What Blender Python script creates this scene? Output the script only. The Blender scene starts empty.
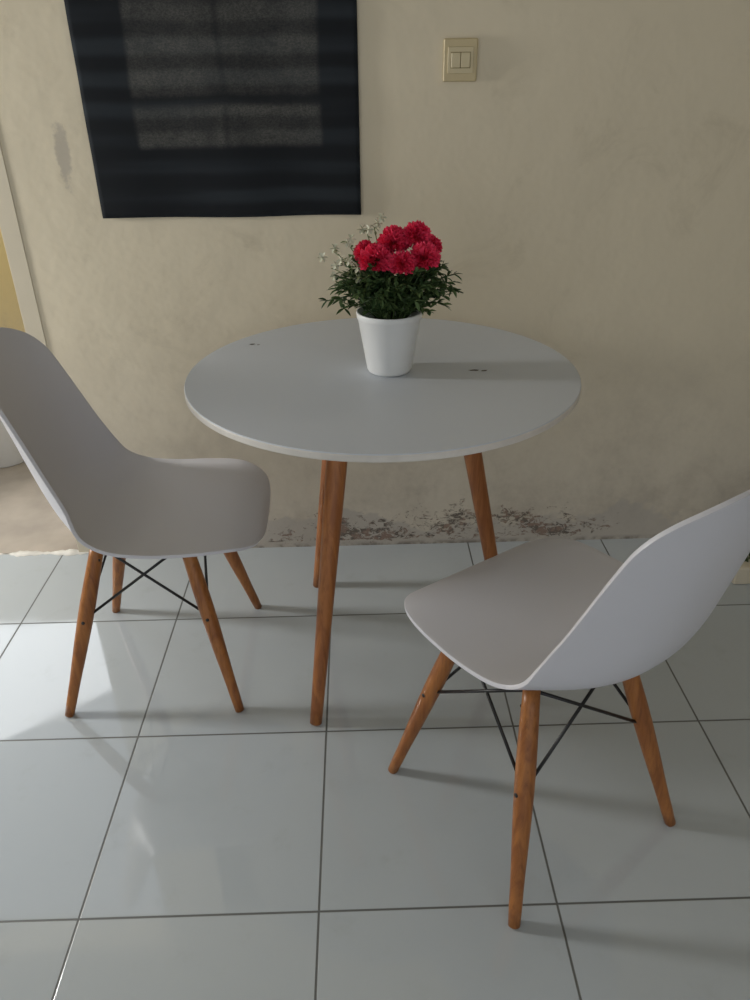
import bpy, bmesh, math, random
from mathutils import Vector, Matrix, Euler
random.seed(7)
sc=bpy.context.scene
sc.view_settings.view_transform='Standard'
sc.view_settings.look='None'

# ---------------------------------------------------------------- helpers
def link(o,parent=None):
    sc.collection.objects.link(o)
    if parent: o.parent=parent
    return o
def mesh_obj(name,verts,faces,mat=None,parent=None,smooth=True):
    me=bpy.data.meshes.new(name); me.from_pydata([tuple(v) for v in verts],[],faces); me.update()
    bm=bmesh.new(); bm.from_mesh(me); bmesh.ops.recalc_face_normals(bm,faces=bm.faces); bm.to_mesh(me); bm.free()
    if smooth:
        for p in me.polygons: p.use_smooth=True
    o=bpy.data.objects.new(name,me)
    if mat: me.materials.append(mat)
    return link(o,parent)
def box(name,lo,hi,mat,parent=None,bevel=0,smooth=False):
    x0,y0,z0=lo;x1,y1,z1=hi
    v=[(x0,y0,z0),(x1,y0,z0),(x1,y1,z0),(x0,y1,z0),(x0,y0,z1),(x1,y0,z1),(x1,y1,z1),(x0,y1,z1)]
    f=[(0,3,2,1),(4,5,6,7),(0,1,5,4),(1,2,6,5),(2,3,7,6),(3,0,4,7)]
    o=mesh_obj(name,v,f,mat,parent,smooth)
    if bevel:
        m=o.modifiers.new('b','BEVEL'); m.width=bevel; m.segments=3
    return o
def empty(name,loc=(0,0,0),rot=0):
    e=bpy.data.objects.new(name,None); e.location=loc; e.rotation_euler=(0,0,rot); e.empty_display_size=.1
    return link(e)
def tube_data(pts,radii,seg=20,V=None,F=None):
    V=[] if V is None else V; F=[] if F is None else F
    pts=[Vector(p) for p in pts]; base=len(V); n=len(pts)
    for i,p in enumerate(pts):
        d=(pts[min(i+1,n-1)]-pts[max(i-1,0)]).normalized()
        a=Vector((0,0,1)) if abs(d.z)<.9 else Vector((1,0,0))
        u=d.cross(a).normalized(); w=d.cross(u)
        for k in range(seg):
            t=2*math.pi*k/seg; V.append(p+(u*math.cos(t)+w*math.sin(t))*radii[i])
    for i in range(n-1):
        for k in range(seg):
            a=base+i*seg+k; b=base+i*seg+(k+1)%seg
            F.append((a,b,b+seg,a+seg))
    F.append(tuple(base+k for k in range(seg))[::-1]); F.append(tuple(base+(n-1)*seg+k for k in range(seg)))
    return V,F
def tube(name,pts,radii,mat,parent=None,seg=20):
    V,F=tube_data(pts,radii,seg); return mesh_obj(name,V,F,mat,parent)
def lathe(name,prof,mat,parent=None,seg=64,loc=(0,0,0),smooth=True):
    V=[];F=[]
    for r,z in prof:
        for k in range(seg):
            t=2*math.pi*k/seg; V.append((loc[0]+r*math.cos(t),loc[1]+r*math.sin(t),loc[2]+z))
    for i in range(len(prof)-1):
        for k in range(seg):
            a=i*seg+k;b=i*seg+(k+1)%seg; F.append((a,b,b+seg,a+seg))
    F.append(tuple(range(seg))[::-1]); F.append(tuple((len(prof)-1)*seg+k for k in range(seg)))
    return mesh_obj(name,V,F,mat,parent,smooth)
def interp(t,tab):
    n=len(tab)-1; x=t*n; i=min(int(x),n-1); u=x-i
    p=[tab[max(i-1,0)],tab[i],tab[i+1],tab[min(i+2,n)]]
    return tuple(.5*((2*b)+(-a+c)*u+(2*a-5*b+4*c-d)*u*u+(-a+3*b-3*c+d)*u**3) for a,b,c,d in zip(*p))

# ---------------------------------------------------------------- materials
class NT:
    def __init__(s,name,rough=.5,col=(.5,.5,.5,1),spec=.5):
        s.m=bpy.data.materials.new(name); s.m.use_nodes=True; s.t=s.m.node_tree; s.n=s.t.nodes
        s.b=s.n['Principled BSDF']; s.b.inputs['Roughness'].default_value=rough
        s.b.inputs['Base Color'].default_value=(*col[:3],1); s.b.inputs['Specular IOR Level'].default_value=spec
        s.out=s.n['Material Output']
    def node(s,ty,**kw):
        return s.n.new(ty)
    def l(s,a,b): s.t.links.new(a,b)
    def sock(s,v,inp):
        if isinstance(v,bpy.types.NodeSocket): s.l(v,inp)
        else: inp.default_value=v
    def math(s,op,a,b=0.,c=None,clamp=False):
        n=s.n.new('ShaderNodeMath'); n.operation=op; n.use_clamp=clamp
        s.sock(a,n.inputs[0]); s.sock(b,n.inputs[1])
        if c is not None: s.sock(c,n.inputs[2])
        return n.outputs[0]
    def mix(s,f,a,b,blend='MIX'):
        n=s.n.new('ShaderNodeMix'); n.data_type='RGBA'; n.blend_type=blend
        s.sock(f,n.inputs[0]); 
        for v,i in ((a,6),(b,7)):
            if isinstance(v,tuple): n.inputs[i].default_value=(*v[:3],1)
            else: s.l(v,n.inputs[i])
        return n.outputs[2]
    def noise(s,scale,detail=4,rough=.5,vec=None,dist=0):
        n=s.n.new('ShaderNodeTexNoise'); n.inputs['Scale'].default_value=scale; n.inputs['Detail'].default_value=detail
        n.inputs['Roughness'].default_value=rough; n.inputs['Distortion'].default_value=dist
        if vec is not None: s.l(vec,n.inputs['Vector'])
        return n.outputs['Fac']
    def ss(s,v,a,b,lo=0.,hi=1.):
        n=s.n.new('ShaderNodeMapRange'); n.interpolation_type='SMOOTHSTEP'
        s.sock(v,n.inputs[0]); n.inputs[1].default_value=a;n.inputs[2].default_value=b;n.inputs[3].default_value=lo;n.inputs[4].default_value=hi
        return n.outputs[0]
    def pos(s): 
        g=s.n.new('ShaderNodeNewGeometry'); return g.outputs['Position']
    def objc(s):
        g=s.n.new('ShaderNodeTexCoord'); return g.outputs['Object']
    def xyz(s,v):
        n=s.n.new('ShaderNodeSeparateXYZ'); s.l(v,n.inputs[0]); return n.outputs
    def scale(s,v,sc_):
        n=s.n.new('ShaderNodeVectorMath'); n.operation='MULTIPLY'; s.l(v,n.inputs[0]); n.inputs[1].default_value=sc_; return n.outputs[0]
    def bump(s,h,strength=.2,dist=.01):
        n=s.n.new('ShaderNodeBump'); n.inputs['Strength'].default_value=strength; n.inputs['Distance'].default_value=dist
        s.l(h,n.inputs['Height']); s.l(n.outputs[0],s.b.inputs['Normal'])
    def col(s,c): s.l(c,s.b.inputs['Base Color'])

def simple(name,col,rough=.5,spec=.5,var=0.06,scale=20,metal=0):
    n=NT(name,rough,col,spec); f=n.noise(scale,3,.5,n.objc())
    d=tuple(c*(1-var) for c in col); u=tuple(min(1,c*(1+var)) for c in col)
    n.col(n.mix(f,d,u)); n.b.inputs['Metallic'].default_value=metal
    return n.m

S=.4; GX=-.0896; GY=.7735
n=NT('glazed_floor_tile',.1,spec=1.0); P=n.pos(); X=n.xyz(P)
gx=n.math('DIVIDE',n.math('SUBTRACT',X[0],GX-40*S),S); gy=n.math('DIVIDE',n.math('SUBTRACT',X[1],GY-40*S),S)
def edge(g):
    fr=n.math('FRACT',g); return n.math('MINIMUM',fr,n.math('SUBTRACT',1.,fr))
ed=n.math('MINIMUM',edge(gx),edge(gy))
grout=n.ss(ed,.0030,.0066,1,0)
cx=n.node('ShaderNodeCombineXYZ'); n.l(n.math('FLOOR',gx),cx.inputs[0]); n.l(n.math('FLOOR',gy),cx.inputs[1])
wn=n.node('ShaderNodeTexWhiteNoise'); n.l(cx.outputs[0],wn.inputs[0])
tile=n.mix(n.noise(1.6,3,.5,P),(.46,.505,.535),(.52,.565,.59))
tile=n.mix(n.math('MULTIPLY',wn.outputs[0],.25),tile,(.44,.485,.505))
dirt=n.ss(n.noise(9,6,.65,P),.56,.8,0,.28)
tile=n.mix(dirt,tile,(.34,.355,.34))
n.col(n.mix(grout,tile,(.10,.105,.10)))
n.l(n.math('ADD',n.math('MULTIPLY',grout,.5),n.ss(n.noise(5,5,.6,P),.3,.8,.03,.10)),n.b.inputs['Roughness'])
h=n.math('ADD',n.math('MULTIPLY',grout,-1.),n.math('MULTIPLY',n.noise(3.5,2,.4,P),.5))
n.bump(h,.3,.004); M_floor=n.m

def wallmat(name,base,peel=True):
    n=NT(name,.75,spec=.25); P=n.pos(); X=n.xyz(P)
    c=n.mix(n.noise(1.3,4,.55,P),tuple(v*.88 for v in base),tuple(v*1.06 for v in base))
    c=n.mix(n.ss(n.noise(4,8,.7,P,1.2),.53,.76,0,.30),c,(.39,.33,.23))
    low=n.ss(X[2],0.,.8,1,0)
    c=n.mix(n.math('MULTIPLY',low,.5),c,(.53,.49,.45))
    c=n.mix(n.math('MULTIPLY',low,n.ss(n.noise(7,8,.7,P),.4,.75,0,.5)),c,(.35,.305,.25))
    hgt=n.noise(2.2,5,.6,P)
    if peel:
        st=n.scale(P,(1,1,1.7))
        lim=n.math('ADD',n.math('MULTIPLY',n.noise(5,4,.6,P),.34),-.075)
        m1=n.ss(n.math('SUBTRACT',lim,X[2]),0.,.02)
        c=n.mix(n.math('MULTIPLY',m1,.7),c,(.46,.425,.38))
        xr=n.math('MULTIPLY',n.ss(X[0],-.45,-.05,.3,1),n.ss(X[0],.60,.85,1,.15))
        band=n.math('MULTIPLY',n.ss(X[2],.0,.03,.4,1),n.ss(X[2],.055,.18,1,0))
        fv=n.math('ADD',n.math('MULTIPLY',n.noise(42,10,.78,st,.8),.65),n.math('MULTIPLY',n.noise(9,3,.5,st),.35))
        fv=n.math('ADD',fv,n.math('MULTIPLY',n.math('MULTIPLY',band,xr),.168))
        fm=n.ss(fv,.665,.685)
        fm=n.math('MULTIPLY',fm,n.ss(X[2],.16,.20,1,0))
        fc=n.mix(n.ss(n.noise(48,2,.5,P),.42,.55),(.10,.08,.065),(.25,.16,.12))
        c=n.mix(n.math('MULTIPLY',fm,.85),c,fc)
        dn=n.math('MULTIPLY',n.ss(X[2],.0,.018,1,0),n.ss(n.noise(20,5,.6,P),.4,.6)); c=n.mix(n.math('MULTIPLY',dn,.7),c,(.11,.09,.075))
        ex=n.math('DIVIDE',n.math('SUBTRACT',X[0],-.665),.022); ez=n.math('DIVIDE',n.math('SUBTRACT',X[2],1.07),.085)
        dd=n.math('ADD',n.math('POWER',n.math('ABSOLUTE',ex),2.),n.math('POWER',n.math('ABSOLUTE',ez),2.))
        dd=n.math('ADD',dd,n.math('MULTIPLY',n.noise(28,5,.7,P),2.2))
        c=n.mix(n.ss(dd,1.3,1.9,.6,0),c,(.38,.345,.30))
        hgt=n.math('SUBTRACT',hgt,n.math('MULTIPLY',fm,.4))
    n.col(c); n.bump(hgt,.5,.02); return n.m
M_wall=wallmat('aged_cream_paint',(.74,.66,.50))
M_wall2=wallmat('cream_paint_plain',(.64,.57,.45),False)
M_yellow=wallmat('yellow_ochre_paint',(.82,.64,.30),False)
M_ceil=simple('ceiling_white',(.58,.55,.49),.9,.2)
M_frame=simple('door_frame_paint',(.65,.585,.455),.6,.3,.06,9)
M_conc=simple('worn_concrete',(.42,.37,.31),.8,.2,.3,9)
M_shell=simple('chair_plastic',(.645,.64,.675),.38,.4,.02,6)
M_blackmetal=simple('black_wire_metal',(.012,.012,.013),.4,.5,.1,30)
M_plate=simple('switch_plastic',(.56,.46,.26),.4,.5,.04,30)
M_plate2=simple('switch_rocker_plastic',(.60,.51,.31),.35,.5,.04,30)
M_gap=simple('switch_gap',(.20,.15,.07),.6)
M_pot=simple('white_pot_plastic',(.80,.81,.80),.35,.5,.02,10)
M_soil=simple('soil',(.03,.02,.012),.9,.2,.5,60)
def wood(name,a,b):
    n=NT(name,.38,spec=.45); O=n.objc(); st=n.scale(O,(1,1,.07))
    g=n.noise(55,5,.6,st,.8); c=n.mix(n.ss(g,.35,.65),a,b); c=n.mix(n.ss(n.noise(160,3,.5,st),.55,.7,0,.35),c,tuple(v*.5 for v in a))
    n.col(c); n.bump(g,.08,.002); return n.m
M_wood=wood('orange_beech_wood',(.26,.090,.024),(.40,.155,.040))
M_woodT=wood('table_leg_wood',(.28,.095,.027),(.42,.16,.046))
n=NT('table_white_laminate',.45,spec=.35); O=n.objc()
c=n.mix(n.noise(3,3,.5,O),(.58,.615,.665),(.60,.635,.68)); n.col(c)
M_top=n.m
M_edge=simple('table_edge_banding',(.68,.65,.60),.5,.3,.12,40)
M_mark=simple('table_scuff',(.10,.085,.07),.7)

# ---------------------------------------------------------------- room
WY=1.908; T=.15; DX0=-1.75; DX1=-.845; DH=2.0; CZ=2.55
XL,XR,YB=-2.3,2.2,-2.4
def wall_with_door():
    bm=bmesh.new()
    def blk(x0,x1,z0,z1):
        vs=[bm.verts.new(p) for p in [(x0,WY,z0),(x1,WY,z0),(x1,WY+T,z0),(x0,WY+T,z0),(x0,WY,z1),(x1,WY,z1),(x1,WY+T,z1),(x0,WY+T,z1)]]
        for f in [(0,3,2,1),(4,5,6,7),(0,1,5,4),(1,2,6,5),(2,3,7,6),(3,0,4,7)]: bm.faces.new([vs[i] for i in f])
    blk(DX1,XR,0,CZ); blk(XL,DX0,0,CZ); blk(DX0,DX1,DH,CZ)
    me=bpy.data.meshes.new('wall_back'); bm.to_mesh(me); bm.free(); me.materials.append(M_wall)
    link(bpy.data.objects.new('wall_back',me))
wall_with_door()
box('wall_left',(XL-.12,YB,0),(XL,WY+T,CZ),M_wall2)
box('wall_right',(XR,YB,0),(XR+.12,WY+T,CZ),M_wall2)
box('ceiling',(XL-.12,YB,CZ),(XR+.12,WY+T,CZ+.1),M_ceil)
box('floor',(XL-.12,YB,-.1),(XR+.12,WY+.0,0),M_floor)
box('ground_outside',(-4.5,WY+.0,-.12),(1.0,3.2,-.002),M_conc)
box('wall_outside',(-4.5,2.72,-.1),(-.2,2.84,.88),M_yellow)
box('trim_door',(DX1,WY-.003,0.0),(DX1+.045,WY,DH+.045),M_frame,bevel=.001)
V=[];F=[];N=90
for i in range(N+1):
    x=DX0+(DX1+.03-DX0)*i/N; j=random.uniform(-.004,.004)+.006*math.sin(i*.5)
    V+= [(x,WY-.012+j,.0004),(x,WY-.010+j,.003),(x,WY+.006-j,.003),(x,WY+.008-j,-.002)]
for i in range(N):
    a=i*4
    for k in range(3): F.append((a+k,a+k+1,a+k+5,a+k+4))
mesh_obj('door_threshold',V,F,simple('threshold_cement',(.72,.70,.64),.8,.2,.3,30))
e=empty('planter_ledge')
box('ledge_block',(1.00,1.66,0),(1.6,WY,.055),M_frame,e,.006)
V=[];F=[]
for i in range(1300):
    x=random.uniform(1.03,1.5);y=random.uniform(1.69,WY-.01);a=random.uniform(0,6.28);hh=random.uniform(.02,.09);w=.004
    b=len(V);dx,dy=math.cos(a)*w,math.sin(a)*w;lx,ly=random.uniform(-.02,.02),random.uniform(-.02,.015)
    if y+ly>WY-.005: ly=0
    V+=[(x-dx,y-dy,.054),(x+dx,y+dy,.054),(x+lx,y+ly,.054+hh)];F.append((b,b+1,b+2))
mesh_obj('mossy_growth',V,F,simple('dark_green_growth',(.05,.075,.03),.8,.2,.5,60),e,False)
e=empty('white_bucket',(-1.325,2.575,-.002))
lathe('body',[(.085,0),(.09,.005),(.115,.20),(.12,.205),(.12,.215),(.112,.215),(.108,.20),(.083,.01)],M_pot,e)

# ---------------------------------------------------------------- dark cloth over the window
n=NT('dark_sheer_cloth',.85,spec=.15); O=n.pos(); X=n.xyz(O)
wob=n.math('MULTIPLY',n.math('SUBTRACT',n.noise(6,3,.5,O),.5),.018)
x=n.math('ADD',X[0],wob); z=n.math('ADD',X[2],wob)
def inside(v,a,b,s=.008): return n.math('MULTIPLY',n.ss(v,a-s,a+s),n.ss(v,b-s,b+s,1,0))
pane_glow=n.math('MULTIPLY',inside(x,-.485,-.075),inside(z,1.085,1.9))  # lit panes and slats seen through the cloth, painted into its colour
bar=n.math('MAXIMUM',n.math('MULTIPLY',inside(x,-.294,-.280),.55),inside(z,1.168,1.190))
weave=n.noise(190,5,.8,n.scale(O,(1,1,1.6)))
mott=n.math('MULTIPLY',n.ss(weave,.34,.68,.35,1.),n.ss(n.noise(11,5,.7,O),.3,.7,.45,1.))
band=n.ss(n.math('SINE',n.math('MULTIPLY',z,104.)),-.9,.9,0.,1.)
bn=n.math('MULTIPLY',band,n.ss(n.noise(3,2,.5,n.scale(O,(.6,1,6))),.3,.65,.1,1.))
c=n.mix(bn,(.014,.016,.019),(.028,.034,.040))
pf=n.math('MULTIPLY',pane_glow,n.math('SUBTRACT',1.,n.math('MULTIPLY',bar,.85)))
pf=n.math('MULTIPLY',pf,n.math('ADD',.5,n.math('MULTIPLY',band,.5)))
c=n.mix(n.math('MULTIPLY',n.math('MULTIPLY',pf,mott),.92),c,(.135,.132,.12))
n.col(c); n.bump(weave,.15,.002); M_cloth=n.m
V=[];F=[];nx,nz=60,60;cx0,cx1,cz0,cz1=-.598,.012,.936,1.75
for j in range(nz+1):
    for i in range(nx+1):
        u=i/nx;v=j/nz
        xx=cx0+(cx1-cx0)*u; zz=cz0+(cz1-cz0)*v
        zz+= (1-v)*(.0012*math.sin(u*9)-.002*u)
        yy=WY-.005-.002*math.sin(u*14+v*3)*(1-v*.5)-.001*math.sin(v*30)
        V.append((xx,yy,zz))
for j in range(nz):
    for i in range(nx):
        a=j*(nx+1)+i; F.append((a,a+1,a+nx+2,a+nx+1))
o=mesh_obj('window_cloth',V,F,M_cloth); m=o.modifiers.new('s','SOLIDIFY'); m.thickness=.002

# ---------------------------------------------------------------- light switch
e=empty('light_switch',(.235,WY,1.25))
box('plate',(-.037,-.010,-.042),(.037,0,.040),M_plate,e,.003)
box('inner_frame',(-.028,-.0125,-.026),(.028,-.009,.024),M_plate2,e,.001)
box('recess',(-.0215,-.0128,-.0165),(.0215,-.011,.0145),M_gap,e)
box('rocker_1',(-.0205,-.0160,-.0155),(-.0006,-.011,.0135),M_plate2,e,.0015)
box('rocker_2',(.0006,-.0160,-.0155),(.0205,-.011,.0135),M_plate2,e,.0015)

# ---------------------------------------------------------------- chairs
PROF=[(.244,.390,.150),(.230,.407,.182),(.175,.420,.202),(.095,.417,.211),(.015,.409,.211),(-.060,.404,.206),(-.122,.417,.196),
      (-.166,.453,.186),(-.194,.511,.175),(-.214,.584,.166),(-.231,.654,.158),(-.246,.716,.150),(-.258,.768,.138),(-.266,.804,.114)]
KED =[.000,.000,.003,.008,.018,.037,.060,.074,.076,.067,.057,.046,.030,.010]
def chair(name,loc,rot,slide=(0,0),srot=0):
    e=empty(name,loc,rot)
    rows=120; cols=44; V=[];F=[]
    tab=[p+(k,) for p,k in zip(PROF,KED)]
    ss_=[j/rows for j in range(rows+1)]
    pr=[interp(t,tab) for t in ss_]
    for j,t in enumerate(ss_):
        x,z,w,k=pr[j]
        a=pr[max(j-1,0)];b=pr[min(j+1,rows)]
        dx,dz=b[0]-a[0],b[1]-a[1];L=math.hypot(dx,dz) or 1;dx/=L;dz/=L
        nx_,nz_=dz,-dx
        if nz_<0 and t<.4: nx_,nz_=-nx_,-nz_
        if t>=.4 and nx_<0: nx_,nz_=-nx_,-nz_
        f=1.
        te=.215; tb=.17
        if t<te: f=max(0,1-((te-t)/te)**2.5)**(1/2.3)
        if t>1-tb: f=max(0,1-((t-1+tb)/tb)**2.3)**(1/2.3)
        w2=max(w*f,.010)
        for i in range(cols+1):
            s=-1+2*i/cols
            s2=math.sin(s*math.pi/2)*.35+s*.65
            off=k*abs(s2)**2.4*(w2/w)**2
            V.append((x+nx_*off,s2*w2,z+nz_*off))
    for j in range(rows):
        for i in range(cols):
            a=j*(cols+1)+i; F.append((a,a+1,a+cols+2,a+cols+1))
    o=mesh_obj('seat_shell',V,F,M_shell,e)
    o.location=(slide[0],slide[1],0); o.rotation_euler=(0,0,srot)
    m=o.modifiers.new('s','SOLIDIFY'); m.thickness=.0065; m.offset=0
    m=o.modifiers.new('b','BEVEL'); m.width=.0015; m.segments=2; m.limit_method='ANGLE'; m.angle_limit=math.radians(50)
    tops=[];feet=[];mids=[]
    fx=.187
    for i,(sx,sy) in enumerate([(1,1),(1,-1),(-1,-1),(-1,1)]):
        ft=Vector((sx*fx,sy*fx,0)); tp=Vector((.100 if sx>0 else -.078,sy*.098,.387))
        tops.append(tp);feet.append(ft);mids.append(tp.lerp(ft,.42))
        pts=[];rad=[]
        for q_ in range(13):
            u=q_/12; pts.append(tp.lerp(ft+Vector((0,0,.001)),u)); rad.append(.0135+.0030*math.sin(math.pi*min(1,u*1.25))-.0045*max(0,u-.35))
        rad[-1]*=.93; 
        tube('leg_%d'%(i+1),pts,rad,M_wood,e,24)
    V=[];F=[]
    wr=.0030
    for a,b in [(0,1),(1,2),(2,3),(3,0)]:
        for p,q_ in ((a,b),(b,a)):
            tube_data([tops[p]+Vector((0,0,-.004)),mids[q_]],[wr,wr],10,V,F)
    for i in range(4):
        j=(i+1)%4; tube_data([tops[i]+Vector((0,0,-.002)),tops[j]+Vector((0,0,-.002))],[.005,.005],10,V,F)
        inn=Vector((tops[i].x*.9,tops[i].y*.9,.404)); tube_data([tops[i]+Vector((0,0,-.01)),inn],[.008,.012],10,V,F)
    tube_data([tops[0],tops[2]],[.004,.004],10,V,F); tube_data([tops[1],tops[3]],[.004,.004],10,V,F)
    mesh_obj('wire_brace',V,F,M_blackmetal,e)
    V=[];F=[]
    for i in range(4):
        for c0 in (mids[i],tops[i]+Vector((0,0,-.03))):
            d=Vector((0,math.copysign(1,c0.y),0))
            tube_data([c0+d*.012,c0+d*.0178],[.0045,.0035],12,V,F)
    mesh_obj('screws',V,F,M_blackmetal,e)
    return e
chair('dining_chair',(-.470,1.430,0),0,(.018,-.004),math.radians(2))
chair('dining_chair',(.302,.994,0),math.radians(119.5),(-.020,-.024),math.radians(4))

# ---------------------------------------------------------------- table
TC=Vector((.045,1.466,0)); TZ=.70; TR=.393
e=empty('round_dining_table',TC)
lathe('table_top',[(TR-.0012,-.003),(TR-.0012,-.0008),(TR-.002,0)],M_top,e,160,(0,0,TZ),False)
lathe('edge_band',[(TR-.004,-.0012),(TR-.001,-.0022),(TR,-.004),(TR,-.013),(TR-.002,-.015)],M_edge,e,160,(0,0,TZ),False)
angs=[(239,(-.158,-.266)),(124.5,(-.175,.244)),(0,(.299,-.01))]
for i,(a,ft) in enumerate(angs):
    a=math.radians(a); tp=Vector((.16*math.cos(a),.16*math.sin(a),TZ-.03)); f=Vector((ft[0],ft[1],.001))
    pts=[tp.lerp(f,k/12) for k in range(13)]; rad=[.0215-.0085*(k/12)**1.1 for k in range(13)]
    tube('leg_%d'%(i+1),pts,rad,M_woodT,e,28)
    lathe('leg_plate_%d'%(i+1),[(.034,0),(.034,.006),(.03,.0165)],M_blackmetal,e,24,(tp.x,tp.y,TZ-.031))
V=[];F=[]
def blob(cx_,cy_,rx,ry,rot):
    b=len(V);k=14
    for i in range(k):
        t=2*math.pi*i/k; r=random.uniform(.6,1.1); x_,y_=rx*r*math.cos(t),ry*r*math.sin(t)
        V.append((cx_+x_*math.cos(rot)-y_*math.sin(rot),cy_+x_*math.sin(rot)+y_*math.cos(rot),TZ+.0006))
    F.append(tuple(range(b,b+k)))
blob(.185,-.012,.012,.005,0);blob(.206,-.015,.008,.004,.3);blob(-.285,.19,.007,.004,.2);blob(-.27,.185,.004,.003,0)
mesh_obj('scuffs',V,F,M_mark,e,False)

# ---------------------------------------------------------------- flower pot
PC=Vector((.060,1.463,TZ+.0005))
e=empty('potted_flowers',PC)
lathe('pot',[(.038,0),(.042,.002),(.045,.008),(.0615,.108),(.0635,.110),(.0645,.120),(.0635,.122),(.0600,.121),(.057,.108),(.052,.095)],M_pot,e,64)
lathe('soil',[(.0525,.094),(.0525,.097),(.03,.104)],M_soil,e,40)
def leafmat(name,a,b):
    n=NT(name,.55,spec=.3); g=n.node('ShaderNodeNewGeometry'); n.col(n.mix(g.outputs['Random Per Island'],a,b)); return n.m
M_leaf=leafmat('artificial_leaf',(.022,.055,.018),(.11,.17,.06))
M_leaf2=leafmat('pale_leaf',(.16,.22,.09),(.30,.33,.18))
M_red=leafmat('red_petal',(.70,.014,.06),(1.0,.08,.18))
M_white=leafmat('white_petal',(.6,.6,.45),(.75,.75,.62))
def leaf(V,F,p,d,L,W,droop=.3):
    d=d.normalized(); up=Vector((random.uniform(-.5,.5),random.uniform(-.5,.5),1)); s=d.cross(up).normalized(); nrm=s.cross(d)
    b=len(V); cs=[(0,.12),(.25,.8),(.55,1),(.82,.6),(1,.05)]
    for t,w in cs:
        c_=p+d*L*t-Vector((0,0,1))*droop*L*t*t
        V.append(c_+s*W*w*.5+nrm*W*.12*w); V.append(c_-nrm*W*.1*w); V.append(c_-s*W*w*.5+nrm*W*.12*w)
    for i in range(4):
        a=b+i*3; F.append((a,a+1,a+4,a+3)); F.append((a+1,a+2,a+5,a+4))
VL=[];FL=[];VS=[];FS=[]
base=Vector((.006,0,.10))
for k in range(125):
    az=random.uniform(0,2*math.pi); el=random.uniform(.12,1.25); L=random.uniform(.072,.115)*(1 if el<.8 else .95)
    d=Vector((math.cos(az)*math.cos(el),math.sin(az)*math.cos(el),math.sin(el)))
    p0=base+Vector((math.cos(az)*.02,math.sin(az)*.02,0)); pts=[]
    for i in range(9):
        t=i/8; q_=p0+d*L*t+Vector((0,0,.036*math.sin(t*2.2)))
        pts.append(q_)
    tube_data(pts,[.0012]*9,5,VS,FS)
    for i in range(2,9):
        for r in range(4):
            dd=(pts[i]-pts[i-1]).normalized()+Vector((random.gauss(0,.75),random.gauss(0,.75),random.gauss(.15,.5)))
            leaf(VL,FL,pts[i],dd,random.uniform(.014,.023),random.uniform(.005,.0085))
mesh_obj('foliage',VL,FL,M_leaf,e); mesh_obj('stems',VS,FS,M_leaf,e)
VR=[];FR=[]
heads=[(-.026,-.045,.226,.029),(.008,-.012,.250,.028),(.050,-.010,.258,.027),(.062,-.045,.228,.027),(-.044,-.005,.232,.021),(.022,-.058,.220,.024),(.076,.005,.238,.022)]
VS=[];FS=[]
for hx,hy,hz,hr in heads:
    c0=Vector((hx,hy,hz)); tube_data([Vector((hx*.2,hy*.2,.1)),c0-Vector((0,0,hr*.4))],[.0016,.0016],6,VS,FS)
    for ring in range(7):
        th=math.radians(8+ring*17); cnt=int(6+ring*5*math.sin(th)+4)
        for i in range(cnt):
            az=2*math.pi*(i+random.random()*.6)/cnt; t2=th+random.gauss(0,.08)
            d=Vector((math.sin(t2)*math.cos(az),math.sin(t2)*math.sin(az),math.cos(t2)))
            s=d.cross(Vector((random.gauss(0,1),random.gauss(0,1),random.gauss(0,1)))).normalized()
            b=len(VR); R0=hr*random.uniform(.88,1.12); w=hr*.34; nn=d.cross(s)
            VR.extend([c0+d*hr*.15+s*w*.15,c0+d*hr*.15-s*w*.15])
            for q_ in range(5):
                tt=-1+q_*.5; VR.append(c0+d*R0*(1-.05*tt*tt+(.07 if q_%2 else -.05))+s*w*tt*.75+nn*w*.35*(1 if q_%2 else -1)*random.random())
            for q_ in range(4):
                FR.append((b,b+2+q_,b+3+q_))
            FR.append((b,b+6,b+1))
mesh_obj('red_blooms',VR,FR,M_red,e,False)
VW=[];FW=[];VP=[];FP=[]
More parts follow.
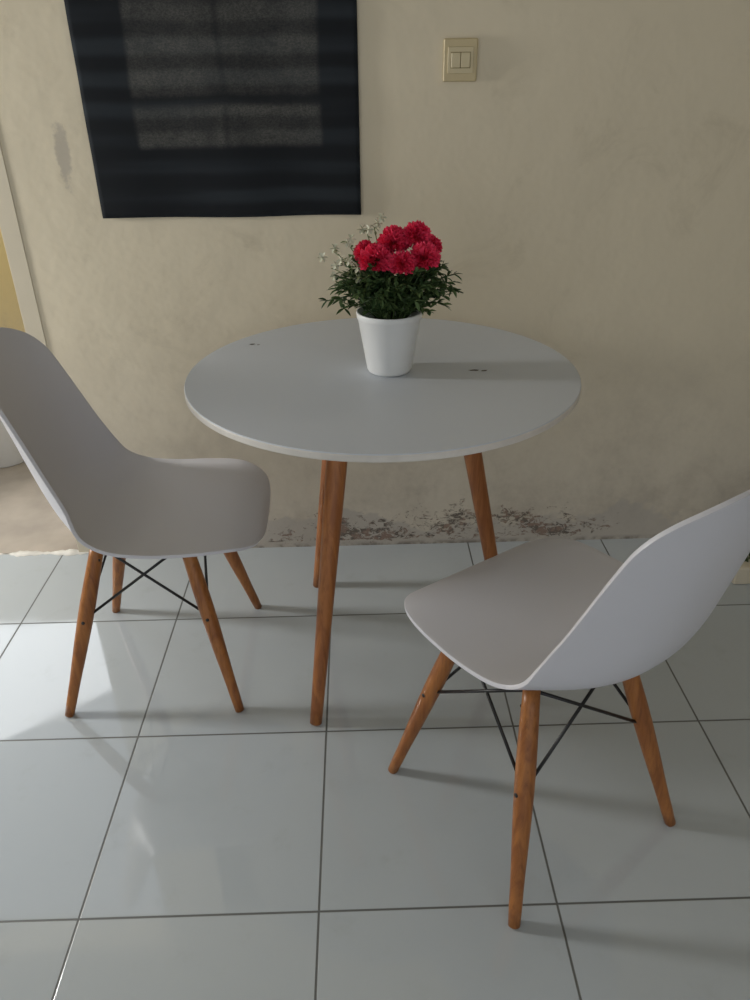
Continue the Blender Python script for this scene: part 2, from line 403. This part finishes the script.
for sx,sy,sz in [(-.108,-.02,.205),(-.088,.01,.250),(-.085,-.03,.228),(-.05,.02,.268),(-.112,.0,.235),(-.07,-.04,.20),(-.035,.01,.275)]:
    tip=Vector((sx+.008,sy,sz)); b0=Vector((sx*.15,sy*.15,.10)); mid=(tip+b0)/2+Vector((0,0,.03))
    pts=[b0.lerp(mid,t/4) if t<4 else mid.lerp(tip,(t-4)/4) for t in range(9)]
    tube_data(pts,[.001]*9,5,VP,FP)
    for i in range(3,9):
        for r in range(2): leaf(VP,FP,pts[i],Vector((random.gauss(0,1),random.gauss(0,1),random.gauss(.5,.6))),.012,.005)
    for r in range(2):
        c0=tip+Vector((random.gauss(0,.008),random.gauss(0,.008),random.gauss(0,.008)))
        for k in range(6):
            az=k*math.pi/3; leaf(VW,FW,c0,Vector((math.cos(az),math.sin(az)*.6-.3,math.sin(az))),.0105,.0075,.1)
mesh_obj('white_blooms',VW,FW,M_white,e); mesh_obj('pale_sprigs',VP,FP,M_leaf2,e); mesh_obj('flower_stems',VS,FS,M_leaf,e)

# ---------------------------------------------------------------- light
w=bpy.data.worlds.new('world'); sc.world=w; w.use_nodes=True
bg=w.node_tree.nodes['Background']; bg.inputs[0].default_value=(.885,.935,1,1); bg.inputs[1].default_value=.86
def area(name,loc,target,sx,sy,power,col):
    l=bpy.data.lights.new(name,'AREA'); l.shape='RECTANGLE'; l.size=sx; l.size_y=sy; l.energy=power; l.color=col
    o=bpy.data.objects.new(name,l); o.location=loc
    o.rotation_euler=(Vector(target)-Vector(loc)).to_track_quat('-Z','Y').to_euler(); return link(o)
area('assumed_light_left',(-2.2,1.60,1.15),(.2,1.22,.4),.26,.36,26,(1,.985,.96))  # lamp for an assumed light source at left; the left wall has no window
area('daylight_doorway',(-1.75,3.1,1.35),(-.6,1.6,.2),1.3,.75,8,(.95,.98,1))  # lamp added outside the doorway to brighten its reflection on the floor
area('added_fill_side',(-2.2,-.8,1.3),(.2,1.6,.4),1.4,1.3,5,(.92,.96,1))  # added soft fill from behind the camera; no window is built there

# ---------------------------------------------------------------- camera
p,y,r,f,h=5.08365250e-01,1.82818265e-02,-1.49029087e-02,7.56686704e+02,1.21684385e+00
fw=Vector((math.sin(y)*math.cos(p),math.cos(y)*math.cos(p),-math.sin(p)))
rt=Vector((math.cos(y),-math.sin(y),0)); up=rt.cross(fw)
r2=rt*math.cos(r)+up*math.sin(r); u2=-rt*math.sin(r)+up*math.cos(r)
cam=bpy.data.cameras.new('camera'); co=link(bpy.data.objects.new('camera',cam))
co.matrix_world=Matrix(((r2.x,u2.x,-fw.x,0),(r2.y,u2.y,-fw.y,0),(r2.z,u2.z,-fw.z,h),(0,0,0,1)))
cam.sensor_fit='VERTICAL'; cam.sensor_height=24; cam.lens=24*f/1000; cam.clip_start=.02
sc.camera=co
